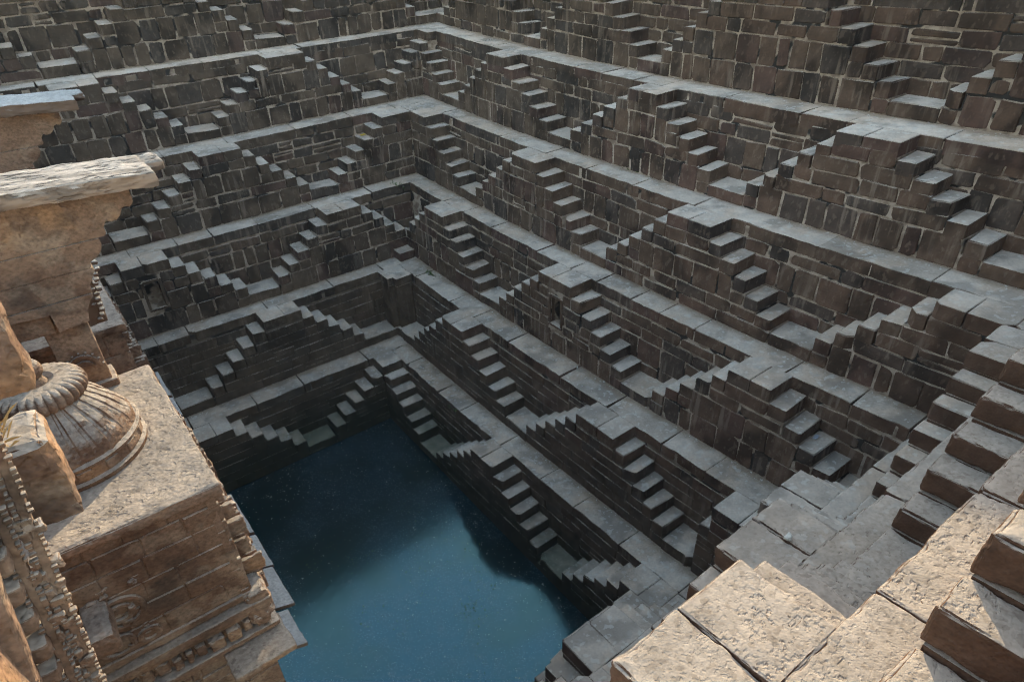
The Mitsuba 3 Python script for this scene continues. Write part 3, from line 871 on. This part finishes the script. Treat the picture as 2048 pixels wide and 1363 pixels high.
k = thing('parapet_block', 'rough brown block with dry grass on top at the left edge', 'block')
emit(k, *rock_box((-8.4, -13.42, 8.47), (-7.835, -13.20, 8.80), res=0.018, rnd=0.014, amp=0.014, freq=9, pits=0.010, seed=8, chip=0.04), 'mat_sand')
k = thing('parapet_block', 'taller worn brown block on the left edge below the sunlit eave', 'block')
emit(k, *rock_box((-8.4, -13.12, 8.80), (-7.812, -12.9, 9.52), res=0.022, rnd=0.014, amp=0.016, freq=10, pits=0.010, seed=4, chip=0.05), 'mat_sand')
k = thing('dry_grass', 'dry straw grass growing on the rough block at left', None, kind='stuff')
mb = MB()
for q in range(90):
    x, y = rng.uniform(-8.05, -7.93), rng.uniform(-13.40, -13.23)
    a, L = rng.uniform(0, 6.28), rng.uniform(0.03, 0.09)
    d = np.array([math.cos(a), math.sin(a), rng.uniform(0.1, 0.9)]); d /= np.linalg.norm(d)
    p = np.array([x, y, 8.795]); w = np.array([-d[1], d[0], 0.2]) * 0.0022
    mb.add([p - w, p + w, p + d * L * 0.6 + w + [0, 0, 0.006], p + d * L + [0, 0, -0.004]], [[0, 1, 2], [0, 2, 3]])
emit(k, *mb.get(), 'mat_straw', orient=False)
k = thing('palace_wall', 'brown palace wall beyond the left edge of the picture', None, kind='structure')
emit(k, *sbox('B', -4.5, 13.6, -12.0, -8.46, -2.0, 8.2), 'mat_sand')

# ---------------------------------------------------------------- small things
def scatter(name, label, pts, mat, rng, smin, smax, kind='stuff', flat=0.35):
    k = thing(name, label, None, kind=kind)
    mb = MB()
    for p in pts:
        s = rng.uniform(smin, smax) * (1.0 if rng.random() < 0.85 else 1.8)
        m = 5
        a = np.arange(m) * 2 * np.pi / m + rng.uniform(0, 6)
        rr = s * rng.uniform(0.5, 1.0, m)
        base = np.stack([p[0] + rr * np.cos(a), p[1] + rr * np.sin(a), np.full(m, p[2])], 1)
        V = np.vstack([base, [[p[0], p[1], p[2] + s * flat]]])
        mb.add(V, [[i, (i + 1) % m, m] for i in range(m)])
    emit(k, *mb.get(), mat, bend=False, orient=False)
rng = np.random.default_rng(21)
pts = []
while len(pts) < 1700:
    x, y = rng.uniform(-8, -1.7), rng.uniform(-10.3, -1.7)
    w = meshkit.fbm(np.array([[x * 0.8, y * 0.8, 0.3]]), 3)[0]
    edge = min(abs(x + 1.7), abs(y + 1.7))
    if rng.random() < (w - 0.3) * 1.6 + 0.9 * math.exp(-edge / 0.35):
        pts.append((x, y, -1.752))
scatter('floating_specks', 'pale specks floating scattered over the dark pool', pts, 'mat_speck', rng, 0.006, 0.014, flat=0.1)
pts = []
for c in range(26):
    cx, cy = rng.uniform(-5.5, -2.2), rng.uniform(-9.5, -4.5)
    for q in range(14):
        pts.append((cx + rng.normal(0, 0.16), cy + rng.normal(0, 0.16), -1.7515))
scatter('floating_weed', 'green weed flecks floating on the pool', pts, 'mat_leaf', rng, 0.008, 0.02, flat=0.1)
pts = []
for q in range(1300):
    i = int(rng.integers(0, 5)); side = 'AB'[int(rng.random() < 0.6)]
    bk = BACK[side][i]
    s = rng.uniform(-1.0, 8.5 if side == 'A' else CB[i] - 0.3)
    d = BACK[side][i + 1] - DEPTH[side] - rng.exponential(0.10) - 0.01
    if d < bk + 0.03:
        continue
    pts.append(warp(to3(side, [s], [d], [Z[i + 1] + 0.006]))[0])
scatter('grit', 'pale grit and chips scattered along the terraces', pts, 'mat_chip', rng, 0.006, 0.019)

k = thing('plastic_bag', 'crumpled pale blue plastic bag lying on a stone step at right', 'bag')
b = np.array([0.93, -11.83, 2.845])
V, F = rock_box((-0.06, -0.035, 0.0), (0.06, 0.035, 0.03), res=0.02, rnd=0.02, amp=0.025, freq=22, seed=6)
emit(k, V + b, F, 'mat_blue')
k = thing('packet', 'small yellow packet left on a step of the left wall', 'packet')
V, F = rock_box((-0.08, -0.04, 0.0), (0.08, 0.04, 0.025), res=0.03, rnd=0.01, amp=0.01, freq=18, seed=2)
emit(k, V + np.array([0.33, 1.90, 4.862]), F, 'mat_yellow')
k = thing('loose_stone', 'small pale loose stone lying on the grey slab at lower right', 'stone')
V, F = rock_box((-0.045, -0.035, 0.0), (0.045, 0.035, 0.06), res=0.015, rnd=0.028, amp=0.02, freq=14, seed=5)
emit(k, V + np.array([-3.46, -13.72, 5.345]), F, 'mat_chip')
k = thing('weed', 'green weeds sprouting from the terrace joints', None, kind='stuff')
mb = MB()
rng = np.random.default_rng(9)
for (x, y, z, n, r) in ((0.37, -1.09, 1.816, 60, 0.10), (2.9, -5.85, 5.344, 70, 0.18), (2.92, -5.3, 5.344, 30, 0.12), (-1.2, -4.3, 0.0, 12, 0.1), (0.75, 1.0, 3.595, 30, 0.15)):
    for q in range(n):
        p = np.array([x + rng.normal(0, r * 0.4), y + rng.normal(0, r), z + 0.005])
        a = rng.uniform(0, 6.28); d = np.array([math.cos(a), math.sin(a), rng.uniform(0.3, 1.2)]) * rng.uniform(0.03, 0.07)
        w = np.array([-math.sin(a), math.cos(a), 0]) * 0.012
        mb.add([p - w * 0.3, p + w * 0.3, p + d * 0.6 + w, p + d * 0.6 - w, p + d], [[0, 1, 2], [0, 2, 3], [3, 2, 4]])
emit(k, *mb.get(), 'mat_leaf', orient=False)

# thin air: the far corner's blacks are lifted
scene['haze_air'] = {'type': 'homogeneous', 'albedo': {'type': 'rgb', 'value': [0.90, 0.94, 0.98]}, 'sigma_t': {'type': 'rgb', 'value': [0.00042, 0.00052, 0.00062]}}
scene['haze'] = {'type': 'cube', 'to_world': T().translate([0, 0, 9.0]).scale([45, 45, 14.5]), 'bsdf': {'type': 'null'}, 'interior': {'type': 'ref', 'id': 'haze_air'}}
labels['haze'] = {'label': 'thin bluish haze hanging in the well', 'kind': 'stuff'}
scene['camera']['medium'] = {'type': 'ref', 'id': 'haze_air'}
